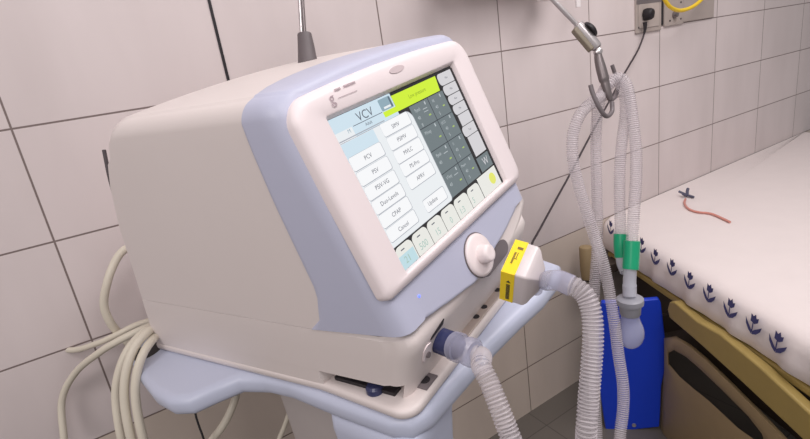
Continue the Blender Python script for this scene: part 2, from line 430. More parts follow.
# dialog
rquad(-160, 6, -75.5, 76.5, [2, 6, 14, 2], SC['line'], D2); rquad(-160, 4.5, -75, 75.5, [2, 6, 13, 2], SC['white'], D3)
quad(-157, -86, 50, 75, SC['head'], D3 + .0001)
for lst, xa, xb in (((57.2, 35.9, 14.6, -6.0, -26.5, -47.5), -153, -85), ((77.2, 56.2, 35.5, 15.5, -5.0), -72, -4)):
    for s1 in lst:
        rquad(xa, xb, s1 - 21, s1 - .8, 3.5, SC['line'], D4); rquad(xa - .0, xb - 1.1, s1 - 19.9, s1 - 1.2, 3.2, SC['btn'], D4 + .0002)
rquad(-62, -4, -68, -47, 3.5, SC['line'], D4); rquad(-62, -5.1, -67, -48, 3.2, SC['btn'], D4 + .0002)
for t, s in (('PCV', 46), ('PSV', 25), ('PSIV-VG', 4.8), ('Duo-Levels', -16.8), ('CPAP', -38), ('Cancel', -59.5)): T(t, 8.6, -119, s, d=.0018)
for t, s in (('SIMV', 65.5), ('PSIMV', 45.6), ('MVLC', 25), ('PS-Pro', 4), ('APRV', -16.3), ('Update', -57)): T(t, 8.6, -41, s, d=.0018)
# slate value grid
quad(6, 103, -73, 79.5, SC['slate'], D1)
for s in (42, 4.5, -33.5): quad(6, 102, s - .6, s + .6, SC['slatel'], D2)
quad(55.8, 57.4, -73, 79.5, SC['slatel'], D2)
for (tl, tr, top) in (('Ppeak', 'RR', 79), ('MVexp', 'EtCO', 42), ('Ppeak', 'Fi', 4), ('VTexp', 'Pmean', -34)):
    T(tl, 7.5, 21, top - 9, SC['txtl'], D3, .8); T(tr, 6.5, 68, top - 8, SC['txtl'], D3, .8)
    quad(44, 47, top - 7, top - 2, SC['txtl'], D3); quad(89, 92, top - 7, top - 2, SC['txtl'], D3)
    quad(42, 47, top - 24.5, top - 23, SC['dash'], D3); quad(42, 48, top - 25.2, top - 22.8, SC['dash'], D3); quad(86, 92, top - 22.6, top - 20.4, SC['dash'], D3)
    T('40', 7.5, 70, top - 19, SC['txtl'], D3); T('5', 7.5, 70, top - 30, SC['txtl'], D3)
    if top != 42: T('40', 7.5, 17, top - 21, SC['txtl'], D3); quad(34, 46, top - 12.5, top - 11.4, SC['txtl'], D3)
quad(34, 46, 62, 63, SC['txtl'], D3); T('8', 7.5, 17, 46.5, SC['txtl'], D3)
# right tabs
s = 106
for k, hgt in enumerate((21, 18, 17, 18)):
    dx = (0, 1.5, 2.5, 3.5)[k]
    rquad(104 + dx, 149, s - hgt + .6, s - .6, [7, 1, 1, 7], SC['tab'], D3); T('Menu'[:3], 5.2, 128, s - hgt / 2, SC['txt'], D4 + .0001, .9); s -= hgt
quad(112, 149, 12, s - .5, SC['tab'], D3); rquad(106, 149, -7, 11, [7, 1, 1, 7], SC['tab'], D3); T('Tren', 5.2, 128, 2, SC['txt'], D4 + .0001, .9)
quad(111, 149, -43.5, -8, SC['tab'], D3)
quad(103, 104, -73, 106, SC['black'], D2); quad(149.5, 156, -110, 106, SC['black'], D4 + .0003)
quad(108, 149, -72, -46.5, SC['slate'], D3); T('W', 19, 131, -59, SC['tab'], D4, .9)
# bottom tabs
x = -156
for k in range(7):
    wd = 39 if k < 4 else (43 if k == 4 else 40); x1 = x + wd
    if k < 6: rquad(x + .5, x1 - .5, -109, -77.5, [1, 1, 9, 9], SC['tabb'], D3)
    if k < 6:
        T(('21', '500', '15', '0', '1:3', '5')[k], 14, (-139, -99, -60, -21, 14, 52)[k], -99, SC['txtg'], D4 + .0002, .95)
        quad(x + 12, x + 20, -85, -83.4, SC['txt'], D4)
    x = x1
quad(-156, -120, -109, -90, SC['cyan'], D4); T('21', 14, -139, -99, SC['txtg'], D4 + .0004)
quad(84, 149, -109, -74.5, SC['tabb'], D3 + .0001)
pts = [(128 + 10 * cos(a * pi / 12), -91 + 10 * sin(a * pi / 12)) for a in range(24)]
sc.add([PL(a * mm, b_ * mm, D4) for a, b_ in pts], [list(range(24))], SC['gold'])
scr = sc.build('screen', vent, smooth=False); lab(scr, 'lit touchscreen with white mode menu and lime green bar')

# rotary knob
nrm = (PL(0, 0, 1) - PL(0, 0, 0)).normalized()
h = MB(); lathe(h, PL(.0050, -.1745, -.002), nrm, [(0, .0345), (.003, .0350), (.0055, .0335), (.007, .029), (.0072, .018)], M['knob'], 40)
kn = h.build('rotary_knob', vent, angle=50)
h = MB(); lathe(h, PL(.0050, -.1745, .009), nrm, [(-.004, .0150), (.008, .0145), (.012, .0135), (.014, .010), (.013, .004)], M['knob'], 32)
sub_of(h, 'knob_cap', kn, angle=50)
h = MB(); lathe(h, PL(.0050, -.1745, -.0018), nrm, [(0, .0368), (.0012, .0368)], M['recess'], 40)
sub_of(h, 'knob_ring', kn)

# lower housing
def outline(z, inset=0, notch=False):
    y0 = yf(z) + .012 + inset; y1 = yb(z); r = .028; P = []
    a0 = hw(y0) - inset
    P.append((0, y0))
    for k in range(1, 10): P.append((-(a0 - r) * k / 9, y0))
    for k in range(1, 9): a = -pi / 2 - k / 8 * pi / 2; P.append((-a0 + r + r * cos(a), y0 + r + r * sin(a)))
    for k in range(1, 71):
        y = y0 + r + (y1 - y0 - r) * k / 70; P.append((-(hw(y) - inset), y))
    Q = [(-x, y) for x, y in P[::-1][:-1]]
    out = P + Q
    if notch: out = [(max(x, -.165) if y < .125 and y > y0 + .012 else x, y) for x, y in out]
    return out
h = MB()
def sf(x):
    T = [(-.22, -.172), (-.12, -.180), (-.02, -.19), (.0, -.215), (.09, -.218), (.13, -.214), (.17, -.200), (.195, -.188), (.23, -.165)]
    for (a, p), (c, q) in zip(T, T[1:]):
        if a <= x <= c: t = (x - a) / (c - a); return p + (q - p) * t
    return T[-1][1]
for g_ in (1,):
    rg = []
    for ins, d_ in ((.006, -.05), (0, -.045), (0, -.022), (.003, -.015), (.008, -.012), (.02, -.011)):
        a_ = [(-.20, -.10), (.2210 - ins, -.10)] + [(x_ if x_ < .2 else x_, sf(x_) + ins * .6) for x_ in [(.2210 - ins) - (.4210 - ins) * k / 40 for k in range(41)]]
        rg.append([PL(x_, s_, d_) for x_, s_ in a_])
    h.grid(rg, M['cream'], close=True); h.add(rg[-1], [list(range(len(rg[-1])))], M['cream'])
lev = [(-.183, .010), (-.1825, .0045), (-.185, .0035), (-.187, .0005), (-.20, 0), (-.22, 0), (-.24, 0), (-.262, 0), (-.2686, 0)]
h.grid([[W(x, y, z) for x, y in outline(z, i_)] for z, i_ in lev], M['cream'], close=True, cap0=True, cap1=True)
h.grid([[W(x, y, z) for x, y in outline(z, .0006, True)] for z in (-.2685, -.285, -.298, -.3005)], M['cream'], close=True, cap1=True)
lo = h.build('base_housing', vent, angle=50); lab(lo, 'cream lower housing with front ports and side notch')
# lip slab round the foot
h = MB(); P = []
def lip(ins):
    P = []; xf = .226 - ins; y0 = -.040 + ins; r = .03
    for k in range(10): P.append((-(xf - r) * k / 9, y0))
    for k in range(1, 9): a = -pi / 2 - k / 8 * pi / 2; P.append((-xf + r + r * cos(a), y0 + r + r * sin(a)))
    for k in range(1, 20): y = y0 + r + (.574 - y0 - r) * k / 19; P.append((-(max(hw(y) + .0012, .226 if y < .13 else 0) - ins), y))
    return P + [(-x, y) for x, y in P[::-1][:-1]]
h.grid([[W(x, y, z) for x, y in lip(i_)] for z, i_ in ((-.312, .006), (-.311, .002), (-.307, 0), (-.300, 0), (-.2965, .002), (-.295, .006), (-.2955, .012))], M['cream'], close=True, cap0=True, cap1=True)
h.build('foot_lip', vent, angle=50)
# things inside the side notch
h = MB(); lathe(h, W(-.203, .040, -.296), (0, 0, 1), [(0, .014), (.008, .014), (.012, .011), (.014, .004)], M['navy'], 20)
h.prism([W(x, y, -.2958) for x, y in ((-.2095, .118), (-.2015, .004), (-.185, .004), (-.185, .118))], LT @ Vector((0, 0, .007)), M['dark'])
sub_of(h, 'notch_fitting', lo, smooth=False)
# front metal strip on the lip, its screws, plate with hole
h = MB(); h.prism([W(x, y, -.2952) for x, y in ((-.045, -.034), (.205, -.034), (.205, -.012), (-.045, -.012))], LT @ Vector((0, 0, .003)), M['strip'])
st = h.build('metal_strip', vent, smooth=False, bevel=.001)
for xx in (.005, .035, .09):
    h = MB(); lathe(h, W(xx, -.023, -.2922), LT @ Vector((0, 0, 1)), [(0, .006), (.001, .0055)], M['dark'], 14); sub_of(h, 'screw', st)
h = MB(); h.obox(W(-.158, -.018, -.294), LT @ Vector((.016, 0, 0)), LT @ Vector((0, .017, 0)), LT @ Vector((0, 0, .0015)), M['recess'])
pl_ = h.build('latch_plate', vent, smooth=False, bevel=.001)
h = MB(); lathe(h, W(-.158, -.022, -.2925), LT @ Vector((0, 0, 1)), [(0, .008), (.0012, .0075)], M['dark'], 16); sub_of(h, 'plate_hole', pl_)
# slot and raised label disc left of the port
def FR(x, z, d): return W(x, yf(z) + .012 - d, z)
h = MB(); h.prism([FR(x, z, -.002) for x, z in ((-.150, -.219), (-.146, -.215), (-.116, -.205), (-.118, -.214))], FR(0, -.22, .004) - FR(0, -.22, 0), M['dark'])
h.build('vent_slot', vent, smooth=False)
h = MB(); pts = rr(-.168, -.146, -.252, -.222, .009, 5)
h.prism([FR(x, z, -.001) for x, z in pts], FR(0, -.22, .003) - FR(0, -.22, 0), M['pink'])
nd = h.build('nebuliser_outlet', vent, bevel=.0008)
h = MB(); lathe(h, FR(-.157, -.241, .001), FR(0, -.22, 1) - FR(0, -.22, 0), [(0, .005), (.004, .0045), (.004, .002)], M['recess'], 16); sub_of(h, 'outlet_nipple', nd)
# expiratory port
A0 = FR(-.118, -.245, -.01); DP = (atd(473, 353, .685) - A0).normalized()
h = MB(); lathe(h, A0, DP, [(0, .021), (.004, .021), (.006, .0195), (.046, .0195), (.048, .018)], M['navy'], 28)
h.build('expiratory_port', vent, angle=40)
# dark oval inspiratory recess
h = MB(); pts = rr(-.035, .035, -.014, .014, .0135, 6)
h.prism([PL(.052 + a * 1.4, -.2045 + b_ * 1.0 + a * .05, -.0105) for a, b_ in pts], PL(0, 0, .002) - PL(0, 0, 0), M['recess'])
h.build('inspiratory_recess', vent, bevel=.001)
h = MB(); rows = [outline(z_, -.0006) for z_ in (-.1835, -.1845)]

# ================================================================== trolley
trol = thing('trolley', (0.62, 0.80, 0), 'pale blue and grey wheeled trolley under the ventilator', 'trolley')
plat = [(-.236, .10), (-.236, .215), (-.244, .27), (-.262, .32), (-.30, .345), (-.335, .365), (-.352, .40), (-.352, .46), (-.335, .55), (-.315, .62), (-.29, .655), (-.25, .665), (0, .64)]
plat = plat + [(.23, .585), (.27, .58), (.30, .56), (.33, .52), (.345, .46), (.345, .40), (.33, .365), (.30, .345), (.262, .32), (.25, .27), (.248, .2), (.255, .05), (.26, -.03), (.24, -.085), (.20, -.094), (.13, -.090), (.06, -.075), (-.02, -.062), (-.10, -.055), (-.19, -.046), (-.22, -.03), (-.232, .0)]
def platring(z, ins):
    cx, cy = 0, .28; out = []
    n = len(plat)
    for i in range(n):
        p = Vector(plat[i]); a = Vector(plat[i - 1]); c = Vector(plat[(i + 1) % n]); t = (c - a).normalized(); nn_ = Vector((-t.y, t.x))
        if nn_.dot(p - Vector((cx, cy))) > 0: nn_ = -nn_
        out.append(W(*(p + nn_ * ins), z))
    return out
h = MB(); h.grid([platring(z, i_) for z, i_ in ((-.352, .012), (-.350, .005), (-.345, .001), (-.338, 0), (-.325, .0), (-.319, .003), (-.314, .010), (-.313, .018))], M['cart'], close=True, cap0=True, cap1=True)
pf = h.build('platform', trol, angle=60)
h = MB(); lathe(h, W(-.285, .60, -.3135), LT @ Vector((0, 0, 1)), [(0, .030), (.0015, .029), (.001, .022)], M['dark'], 24); sub_of(h, 'cable_hole', pf)
def slab(z, x0, x1, y0, y1, r): return [W(x, y, z) for x, y in rr(x0, x1, y0, y1, r, 6)]
h = MB(); h.grid([slab(z, x0, x1, y0, y1, .018) for z, x0, x1, y0, y1 in ((-.345, -.225, -.10, -.03, .135), (-.352, -.235, -.105, -.035, .135), (-.375, -.24, -.118, -.036, .135), (-.43, -.24, -.125, -.030, .135), (-.60, -.225, -.11, -.01, .13))], M['cart'], close=True, cap0=True, cap1=True)
h.build('front_cover', trol, angle=60)
ctop = [W(x, y, -.345) for x, y in rr(-.215, .02, .09, .30, .02, 6)]
zc = .12; sh = Vector((.04, -.02, 0))
h = MB(); h.grid([ctop, [p.lerp(Vector((p.x, p.y, .6)), 1) + Vector((.02, -.01, 0)) for p in ctop], [Vector((p.x, p.y, zc)) + sh for p in ctop]], M['cartgrey'], close=True, cap0=True, cap1=True)
h.build('column', trol, angle=60)
cc3 = Vector((0, 0, 0))
for p in ctop: cc3 += p / len(ctop)
bc = Vector((cc3.x + .04, cc3.y - .02, .11))
h = MB()
for a in (0.6, 2.2, 3.7, 5.3):
    e = bc + Vector((cos(a), sin(a), 0)) * .27; side_ = Vector((-sin(a), cos(a), 0)) * .03
    h.prism([bc + side_ * 1.6, e + side_, e - side_, bc - side_ * 1.6], (0, 0, .035), M['cart'])
h.build('base', trol, bevel=.006)
for a in (0.6, 2.2, 3.7, 5.3):
    e = bc + Vector((cos(a), sin(a), 0)) * .25
    h = MB(); h.obox((e.x, e.y, .092), (.012, 0, 0), (0, .012, 0), (0, 0, .018), M['cartgrey']); ca = h.build('caster', trol, bevel=.003)
    h = MB(); lathe(h, (e.x - .014, e.y, .042), (1, 0, 0), [(0, .036), (.003, .042), (.025, .042), (.028, .036)], M['black'], 24); sub_of(h, 'wheel', ca)

# ================================================================== filter
V = atd(501, 271, .665)
cx_ = (R @ Vector((1, 0, 0))); cy_ = (R @ Vector((0, 1, 0))); cz_ = (R @ Vector((0, 0, 1)))
def cam3(x, y, z): return cx_ * x + cy_ * y + cz_ * z
e1 = cam3(.028, -.041, .0378); e2 = cam3(.0063, .0454, .0444); e3 = cam3(.0212, .0061, -.009)
e3n = e1.cross(e2).normalized(); e3n = e3n if e3n.dot(e3) > 0 else -e3n
e1n = e1.normalized(); e2n = e3n.cross(e1n).normalized(); e2n = e2n if e2n.dot(e2) > 0 else -e2n
SQ, TK = .062, .034
V2 = V
def FB(a, b_, t): return V2 + e1n * (a * SQ) + e2n * (b_ * SQ) + e3n * t
fil = thing('breathing_filter', FB(.5, .5, 0), 'square white breathing filter with yellow printed label at the ventilator outlet', 'medical filter')
def sqr(ins, t, r=.12):
    out = []
    for (cx, cy, a0) in ((r, r, pi), (1 - r, r, 1.5 * pi), (1 - r, 1 - r, 0), (r, 1 - r, .5 * pi)):
        for k in range(7):
            a = a0 + k / 6 * pi / 2; out.append((cx + (r - 0) * cos(a), cy + r * sin(a)))
    return [FB(.5 + (x - .5) * (1 - ins * 2), .5 + (y - .5) * (1 - ins * 2), t) for x, y in out]
h = MB(); h.grid([sqr(i_, t, .05) for i_, t in ((.03, .0), (.004, .0006), (0, .002), (0, TK - .003), (.01, TK), (.06, TK + .004), (.16, TK + .008), (.30, TK + .015))], M['filt'], close=True, cap0=True, cap1=True)
fb = h.build('filter_body', fil, angle=50)
h = MB()
e_ = .0008
h.prism([FB(-.015, .01, 0), FB(.99, .0, 0), FB(.99, 0, TK * .56), FB(-.0, 0, TK * .56)], -e2n * e_, M['ylabel'])
h.prism([FB(0, -.01, 0), FB(0, .98, 0), FB(0, .98, TK * .56), FB(0, -.01, TK * .56)], -e1n * e_, M['ylabel'])
lb = h.build('yellow_label', fil, smooth=False)
h = MB()
for a0, a1, s0, s1 in ((.72, .80, .3, .6), (.42, .44, .35, .5), (.45, .62, .42, .46)):
    h.add([FB(a, 0, TK * .78 * t) - e2n * .0011 for a, t in ((a0, s0), (a1, s0), (a1, s1), (a0, s1))], [[0, 1, 2, 3]], M['print2'])
k = .28
while k < .62: h.add([FB(a, 0, TK * .78 * t) - e2n * .0011 for a, t in ((k, .25), (k + .02, .25), (k + .02, .36), (k, .36))], [[0, 1, 2, 3]], M['print2']); k += .032
sub_of(h, 'label_print', lb, smooth=False)
h = MB()
h.add([FB(0, b_, TK * .78 * t) - e1n * .0011 for b_, t in ((.22, .42), (.30, .30), (.30, .55))], [[0, 1, 2]], M['dark'])
k = .36
while k < .86: h.add([FB(0, b_, TK * .78 * t) - e1n * .0011 for b_, t in ((k, .32), (k + .035, .32), (k + .035, .52), (k, .52))], [[0, 1, 2, 3]], M['dark']); k += .045
sub_of(h, 'label_print', lb, smooth=False)
cen = FB(.5, .5, TK + .013)
h = MB(); lathe(h, cen, e3n, [(0, .0125), (.012, .0125)], M['clear'], 20); h.build('outlet_stub', fil)
h = MB(); ce = FB(.62, .92, TK + .004); lathe(h, ce, (atd(545, 306, .63) - ce).normalized(), [(-.012, .007), (.012, .007), (.012, .009), (.024, .008)], M['clearblue'], 16); h.build('sampling_nozzle', fil)
bk = FB(.5, .5, -.004); tgt = W(.175, yf(-.25) + .013, -.262)
h = MB(); tube(h, [bk + e3n * .006, bk.lerp(tgt, .5), tgt], .011, M['clear'], step=.006, seg=18)
h.build('inlet_neck', fil)

# ================================================================== breathing circuit
hk = 1.07
# tube one: filter -> loops below -> outer left loop -> over the hook -> first green cuff
q0 = cen + e3n * .008
D = lambda x, y, d: atd(x, y, d)
con = [q0, q0.lerp(D(558, 280, .625), .55), D(560, 281, .62), D(572, 286, .61)]
h = MB(); tube(h, con, .0135, M['clearblue'], step=.006, seg=20); elbow_pts = con
t1 = thing('breathing_tube', tuple(D(588, 380, .60)), 'ribbed clear tube from the filter, looping down then over the hook outermost on the left', 'breathing tube', None)
el = h.build('elbow_connector', t1)
P1 = [D(570, 285, .61), D(577, 288, .605), D(586, 297, .60), D(592, 315, .597), D(593, 340, .595), D(591, 370, .595), D(588, 405, .597), D(586, 440, .60), D(587, 475, .66), D(596, 498, .80), D(612, 500, .95), D(620, 470, 1.03), D(620, 437, 1.07), D(623, 410, 1.08), D(623, 385, 1.08), D(618.5, 355, 1.085), D(614, 320, 1.085), D(609, 290, 1.09), D(603, 262, 1.09), D(594, 235, 1.09), D(586, 210, 1.08), D(578.5, 185, 1.07), D(573, 160, 1.06), D(573, 135, 1.055), D(580, 115, 1.05), D(590, 104, 1.055), D(600, 97, 1.075), D(606, 87, 1.10), D(612, 80, 1.12), D(620, 84, 1.13), D(625, 98, 1.13), D(625, 118, 1.13), D(622, 142, 1.12), D(620, 165, 1.12), D(619.5, 195, 1.12), D(620.5, 228, 1.12), D(621, 238, 1.12)]
corrugated(P1, .0120).build('tube', t1)
h = MB(); tube(h, [D(621, 234, 1.12), D(621, 246, 1.12), D(622, 257, 1.12)], .0158, M['green'], step=.004, seg=20); h.build('green_cuff', t1)
# tube two
t2 = thing('breathing_tube', tuple(D(480, 380, .6)), 'ribbed clear tube from the dark lower port, hanging second loop on the hook', 'breathing tube', None)
sp0 = A0 + DP * .044
h = MB(); lathe(h, sp0, DP, [(0, .0215), (.010, .0215), (.011, .0185), (.026, .0185), (.027, .0205), (.036, .0205), (.040, .017)], M['clearblue'], 24); h.build('port_connector', t2, angle=40)
h0 = sp0 + DP * .038
P2 = [h0, h0 + DP * .015, D(481, 365, .615), D(489, 382, .60), D(497, 402, .59), D(506, 425, .585), D(515, 450, .585), D(530, 490, .62), D(556, 520, .75), D(585, 515, .95), D(596, 480, 1.10), D(597, 440, 1.14), D(595, 400, 1.15), D(594, 350, 1.15), D(593.5, 310, 1.15), D(595, 280, 1.15), D(597, 250, 1.15), D(597.5, 220, 1.15), D(596.5, 180, 1.14), D(596, 145, 1.13), D(597, 118, 1.12), D(601, 98, 1.11), D(609, 85, 1.10), D(618, 78, 1.10), D(626, 84, 1.10), D(630, 100, 1.10), D(633.5, 125, 1.10), D(636, 150, 1.10), D(636, 180, 1.09), D(634, 210, 1.08), D(632, 238, 1.08), D(631.5, 246, 1.08)]
corrugated(P2, .0122).build('tube', t2)
h = MB(); tube(h, [D(632, 241, 1.08), D(631.5, 254, 1.08), D(630.5, 269, 1.08)], .0168, M['green'], step=.004, seg=20); h.build('green_cuff', t2)
# y piece
yp = thing('y_piece', tuple(D(630, 270, 1.08)), 'clear plastic y-piece joining the two green cuffs', 'tube connector')
h = MB(); tube(h, [D(630.5, 262, 1.08), D(630, 272, 1.08), D(629.5, 284, 1.08), D(629.5, 296, 1.08)], .0135, M['clear'], step=.004, seg=20); h.build('main_arm', yp)
h = MB(); tube(h, [D(621.5, 252, 1.12), D(622, 262, 1.115), D(626, 272, 1.10)], .0125, M['clear'], step=.004, seg=20); h.build('side_arm', yp)
h = MB(); c = D(629.5, 285, 1.08); lathe(h, c, (0, 0, -1), [(0, .0145), (.026, .0145), (.026, .0125)], M['clear'], 24); h.build('connector_sleeve', yp)
# test lung
tl = thing('test_lung', tuple(D(630, 300, 1.08)), 'grey-capped translucent rubber bulb hanging below the y-piece', 'test lung')
c = D(630, 297, 1.08); u_ = .00217
h = MB(); lathe(h, c, (0, 0, -1), [(0, .010), (.001, .022), (.004, .0275), (.012, .028), (.016, .0275), (.017, .0225), (.040, .0215), (.042, .020)], M['greycap'], 32); h.build('cap', tl, angle=40)
h = MB(); lathe(h, c, (0, 0, -1), [(.041, .0195), (.050, .019), (.060, .0215), (.070, .0255), (.082, .0285), (.095, .0285), (.108, .025), (.118, .018), (.125, .009), (.127, .002)], M['bulb'], 32); h.build('bulb', tl, angle=60)

# ================================================================== support arm
arm = thing('support_arm', tuple(D(305, 65, .86)), 'thin steel circuit support arm with grey grip behind the ventilator and hook at its end', 'support arm')
g0 = D(306.5, 66, .93)
h = MB(); tube(h, [D(308.2, 69, .93), D(307.7, 62, .93), D(306.2, 48, .93), D(304.4, 34, .93)], .015, M['grip'], step=.004, seg=20, rf=lambda t: .0195 - .0065 * t if t > .06 else .0165)
h.build('grip', arm)
h = MB()
tube(h, [D(301.5, 36, .93), D(300, 10, .93), D(295, -75, .93)], .0032, M['steel'], step=.02, seg=10)
tube(h, [D(304.8, 36, .935), D(303, 10, .935), D(297.5, -75, .935)], .0035, M['steel2'], step=.02, seg=10)
h.build('upright_rod', arm)
h = MB(); lathe(h, D(296, -75, .93) + cz_ * -.02, cz_, [(0, .016), (.003, .018), (.037, .018), (.04, .016)], M['steel2'], 20); h.build('elbow_joint', arm)
e2_ = D(424, -134, 1.02)
h = MB(); tube(h, [D(296, -75, .93), e2_], .006, M['steel'], raw=True, seg=12); h.build('middle_rod', arm)
h = MB(); lathe(h, e2_ - cz_ * .02, cz_, [(0, .016), (.003, .018), (.037, .018), (.04, .016)], M['steel2'], 20); h.build('elbow_joint', arm)
h = MB(); tube(h, [e2_, D(579, 27, hk)], .0052, M['steel'], raw=True, seg=14); h.build('fore_rod', arm)
ca_, cb_ = D(577, 24, hk), D(598, 49, hk); dd = (cb_ - ca_).normalized()
h = MB(); lathe(h, ca_, dd, [(0, .007), (.003, .0115), (.058, .0125), (.066, .0115), (.070, .007)], M['steel'], 20); cl = h.build('clamp', arm, angle=40)
lf = cam3(-.73, .68, 0).normalized()
h = MB(); h.obox(ca_ + dd * .033 + lf * .012, dd * .030, lf * .006, cz_ * .009, M['tan']); sub_of(h, 'clamp_plate', cl, bevel=.003)
h = MB(); lathe(h, ca_ + dd * .028 - lf * .009 - cz_ * .0, -lf, [(0, .019), (.006, .019), (.009, .015)], M['black'], 24); sub_of(h, 'clamp_knob', cl)
h = MB(); lathe(h, D(598, 52, hk) - cz_ * .009, cz_, [(0, .005), (.002, .0075), (.016, .0075), (.018, .005)], M['steel'], 18); h.build('swivel', arm)
h = MB(); tube(h, [D(598, 51, hk), D(598.5, 58, hk), D(602, 72, hk), D(607, 90, hk), D(610.5, 100, hk)], .006, M['steel2'], step=.004, seg=14, rf=lambda t: .005 + .006 * sin(pi * min(1, t * 1.05)) ** .5 * (1 if t < .6 else .75))
h.build('hook_shank', arm)
h = MB(); tube(h, [D(590.5, 85, hk - .035), D(593, 94, hk - .035), D(598.5, 106, hk - .035), D(604, 114.5, hk - .03), D(608, 116, hk - .02), D(612, 111, hk - .005), D(612, 102, hk)], .0048, M['recess'], step=.004, seg=12)
h.build('hook', arm)
h = MB(); tube(h, [D(610, 100, hk), D(615, 97, hk + .05), D(618, 86, hk + .09), D(615, 74, hk + .09), D(612, 65, hk + .085)], .0046, M['recess'], step=.004, seg=12)
h.build('hook', arm)

# ================================================================== wall fittings
WY = WALL - .0002
def wallquad(mb, x0, y0, x1, y1, th, m, inset=0):
    a = aty(x0, y0, WALL); b_ = aty(x1, y1, WALL)
    mb.obox(((a.x + b_.x) / 2, WALL - th / 2 - inset, (a.z + b_.z) / 2), (abs(b_.x - a.x) / 2, 0, 0), (0, th / 2, 0), (0, 0, abs(a.z - b_.z) / 2), m)
so = thing('wall_socket', tuple(aty(645, 16, WALL)), 'cream wall socket plate with a black plug in it', 'wall socket')
h = MB(); wallquad(h, 634, -45, 659.5, 30, .008, M['socket']); pl_ = h.build('plate', so, bevel=.002)
h = MB(); wallquad(h, 637, 5, 656.5, 26, .003, M['socket2'], .008); sub_of(h, 'module', pl_, bevel=.001)
h = MB(); wallquad(h, 634.5, .5, 659, 2.2, .0012, M['recess'], .008); sub_of(h, 'module_gap', pl_)
for (x, y) in ((637, 28), (655.5, 24.5), (637, -1.5)):
    h = MB(); lathe(h, aty(x, y, WALL) + Vector((0, -.008, 0)), (0, -1, 0), [(0, .0042), (.002, .0036)], M['dark'], 14); sub_of(h, 'screw', pl_)
pg = thing('power_plug', tuple(aty(645, 15, WALL - .012)), 'black plug with its cord in the wall socket', 'plug and cord')
h = MB(); c = aty(645, 14, WALL - .014)
h.grid([[c + Vector((r_ * cos(2 * pi * k / 24) * 1.0, -d_, r_ * 1.12 * sin(2 * pi * k / 24) - (.006 if sin(2 * pi * k / 24) < -.7 else 0))) for k in range(24)] for d_, r_ in ((0, .0175), (.010, .0185), (.026, .017), (.034, .013), (.036, .006))], M['black'], close=True, cap0=True, cap1=True)
h.build('plug_body', pg, angle=60)
h = MB(); tube(h, [aty(645, 22, WALL - .03), aty(645, 29, WALL - .03), aty(644, 34, WALL - .028)], .005, M['black'], step=.005, seg=12, rf=lambda t: .009 - .005 * t); h.build('strain_relief', pg)
h = MB(); tube(h, [aty(645, 28, WALL - .03), aty(643.5, 36, WALL - .028), aty(638, 50, WALL - .03), aty(630, 64, WALL - .04), aty(623, 76, WALL - .05), aty(606, 107, WALL - .07), aty(588, 140, WALL - .10), aty(569, 176, WALL - .13), aty(553, 205, WALL - .17), aty(541, 227, WALL - .21), aty(533, 241, WALL - .24), aty(524, 256, WALL - .27), W(.30, .20, -.30), W(.262, .30, -.28)], .0037, M['cord'], step=.012, seg=10); h.build('cord', pg)
go = thing('gas_outlet', tuple(aty(680, 10, WALL)), 'cream gas outlet plate right of the plugged socket, yellow hose hanging in front', 'wall outlet')
h = MB(); wallquad(h, 663.5, -45, 681.5, 24, .008, M['socket']); pl_ = h.build('plate', go, bevel=.002)
h = MB(); wallquad(h, 682.2, -45, 712, 17.5, .008, M['socket']); h.build('side_plate', go, bevel=.002)
for (x, y) in ((668, 21), (679, 19), (679, 2.5)):
    h = MB(); lathe(h, aty(x, y, WALL) + Vector((0, -.008, 0)), (0, -1, 0), [(0, .0042), (.002, .0036)], M['dark'], 14); sub_of(h, 'screw', pl_)
h = MB(); wallquad(h, 661, -45, 662.6, 25, .003, M['dark']); h.build('edge_gap', go)
h = MB(); c = aty(674, 15, WALL - .008); lathe(h, c, (0, -1, 0), [(0, .014), (.006, .014), (.008, .011), (.016, .010)], M['steel2'], 20); h.build('outlet_valve', go)
yh = MB(); tube(yh, [aty(655, -45, 1.22), aty(659, -14, 1.21), aty(665, 0, 1.20), aty(671, 7.5, 1.20), aty(680, 10.5, 1.20), aty(690, 8, 1.20), aty(699, 2, 1.20), aty(709, -10, 1.20), aty(716, -30, 1.21)], .0075, M['yellow'], step=.01, seg=14)
tag(yh.build('yellow_hose', origin=aty(680, 10, 1.2)), 'yellow hose looping down in front of the gas outlet', 'hose')
# bed-head unit just above the frame
bh = thing('bedhead_unit', (1.3, WALL, CH + .20), 'pale wall unit above the frame edge with a white box on its underside', 'wall unit')
h = MB(); h.obox((1.18, WALL - .07, CH + .245), (.25, 0, 0), (0, .07, 0), (0, 0, .045), M['white']); h.build('unit_body', bh, bevel=.006)
p = aty(547, 0, 1.2)
h = MB(); h.obox((p.x, 1.2, p.z + .035), (.025, 0, 0), (0, .02, 0), (0, 0, .036), M['white']); h.build('underside_box', bh, bevel=.002)
p = aty(578, 4, 1.22)
h = MB(); h.obox((p.x, 1.22, p.z + .03), (.0105, 0, 0), (0, .003, 0), (0, 0, .040), M['white']); h.build('hanging_tag', bh, bevel=.001)

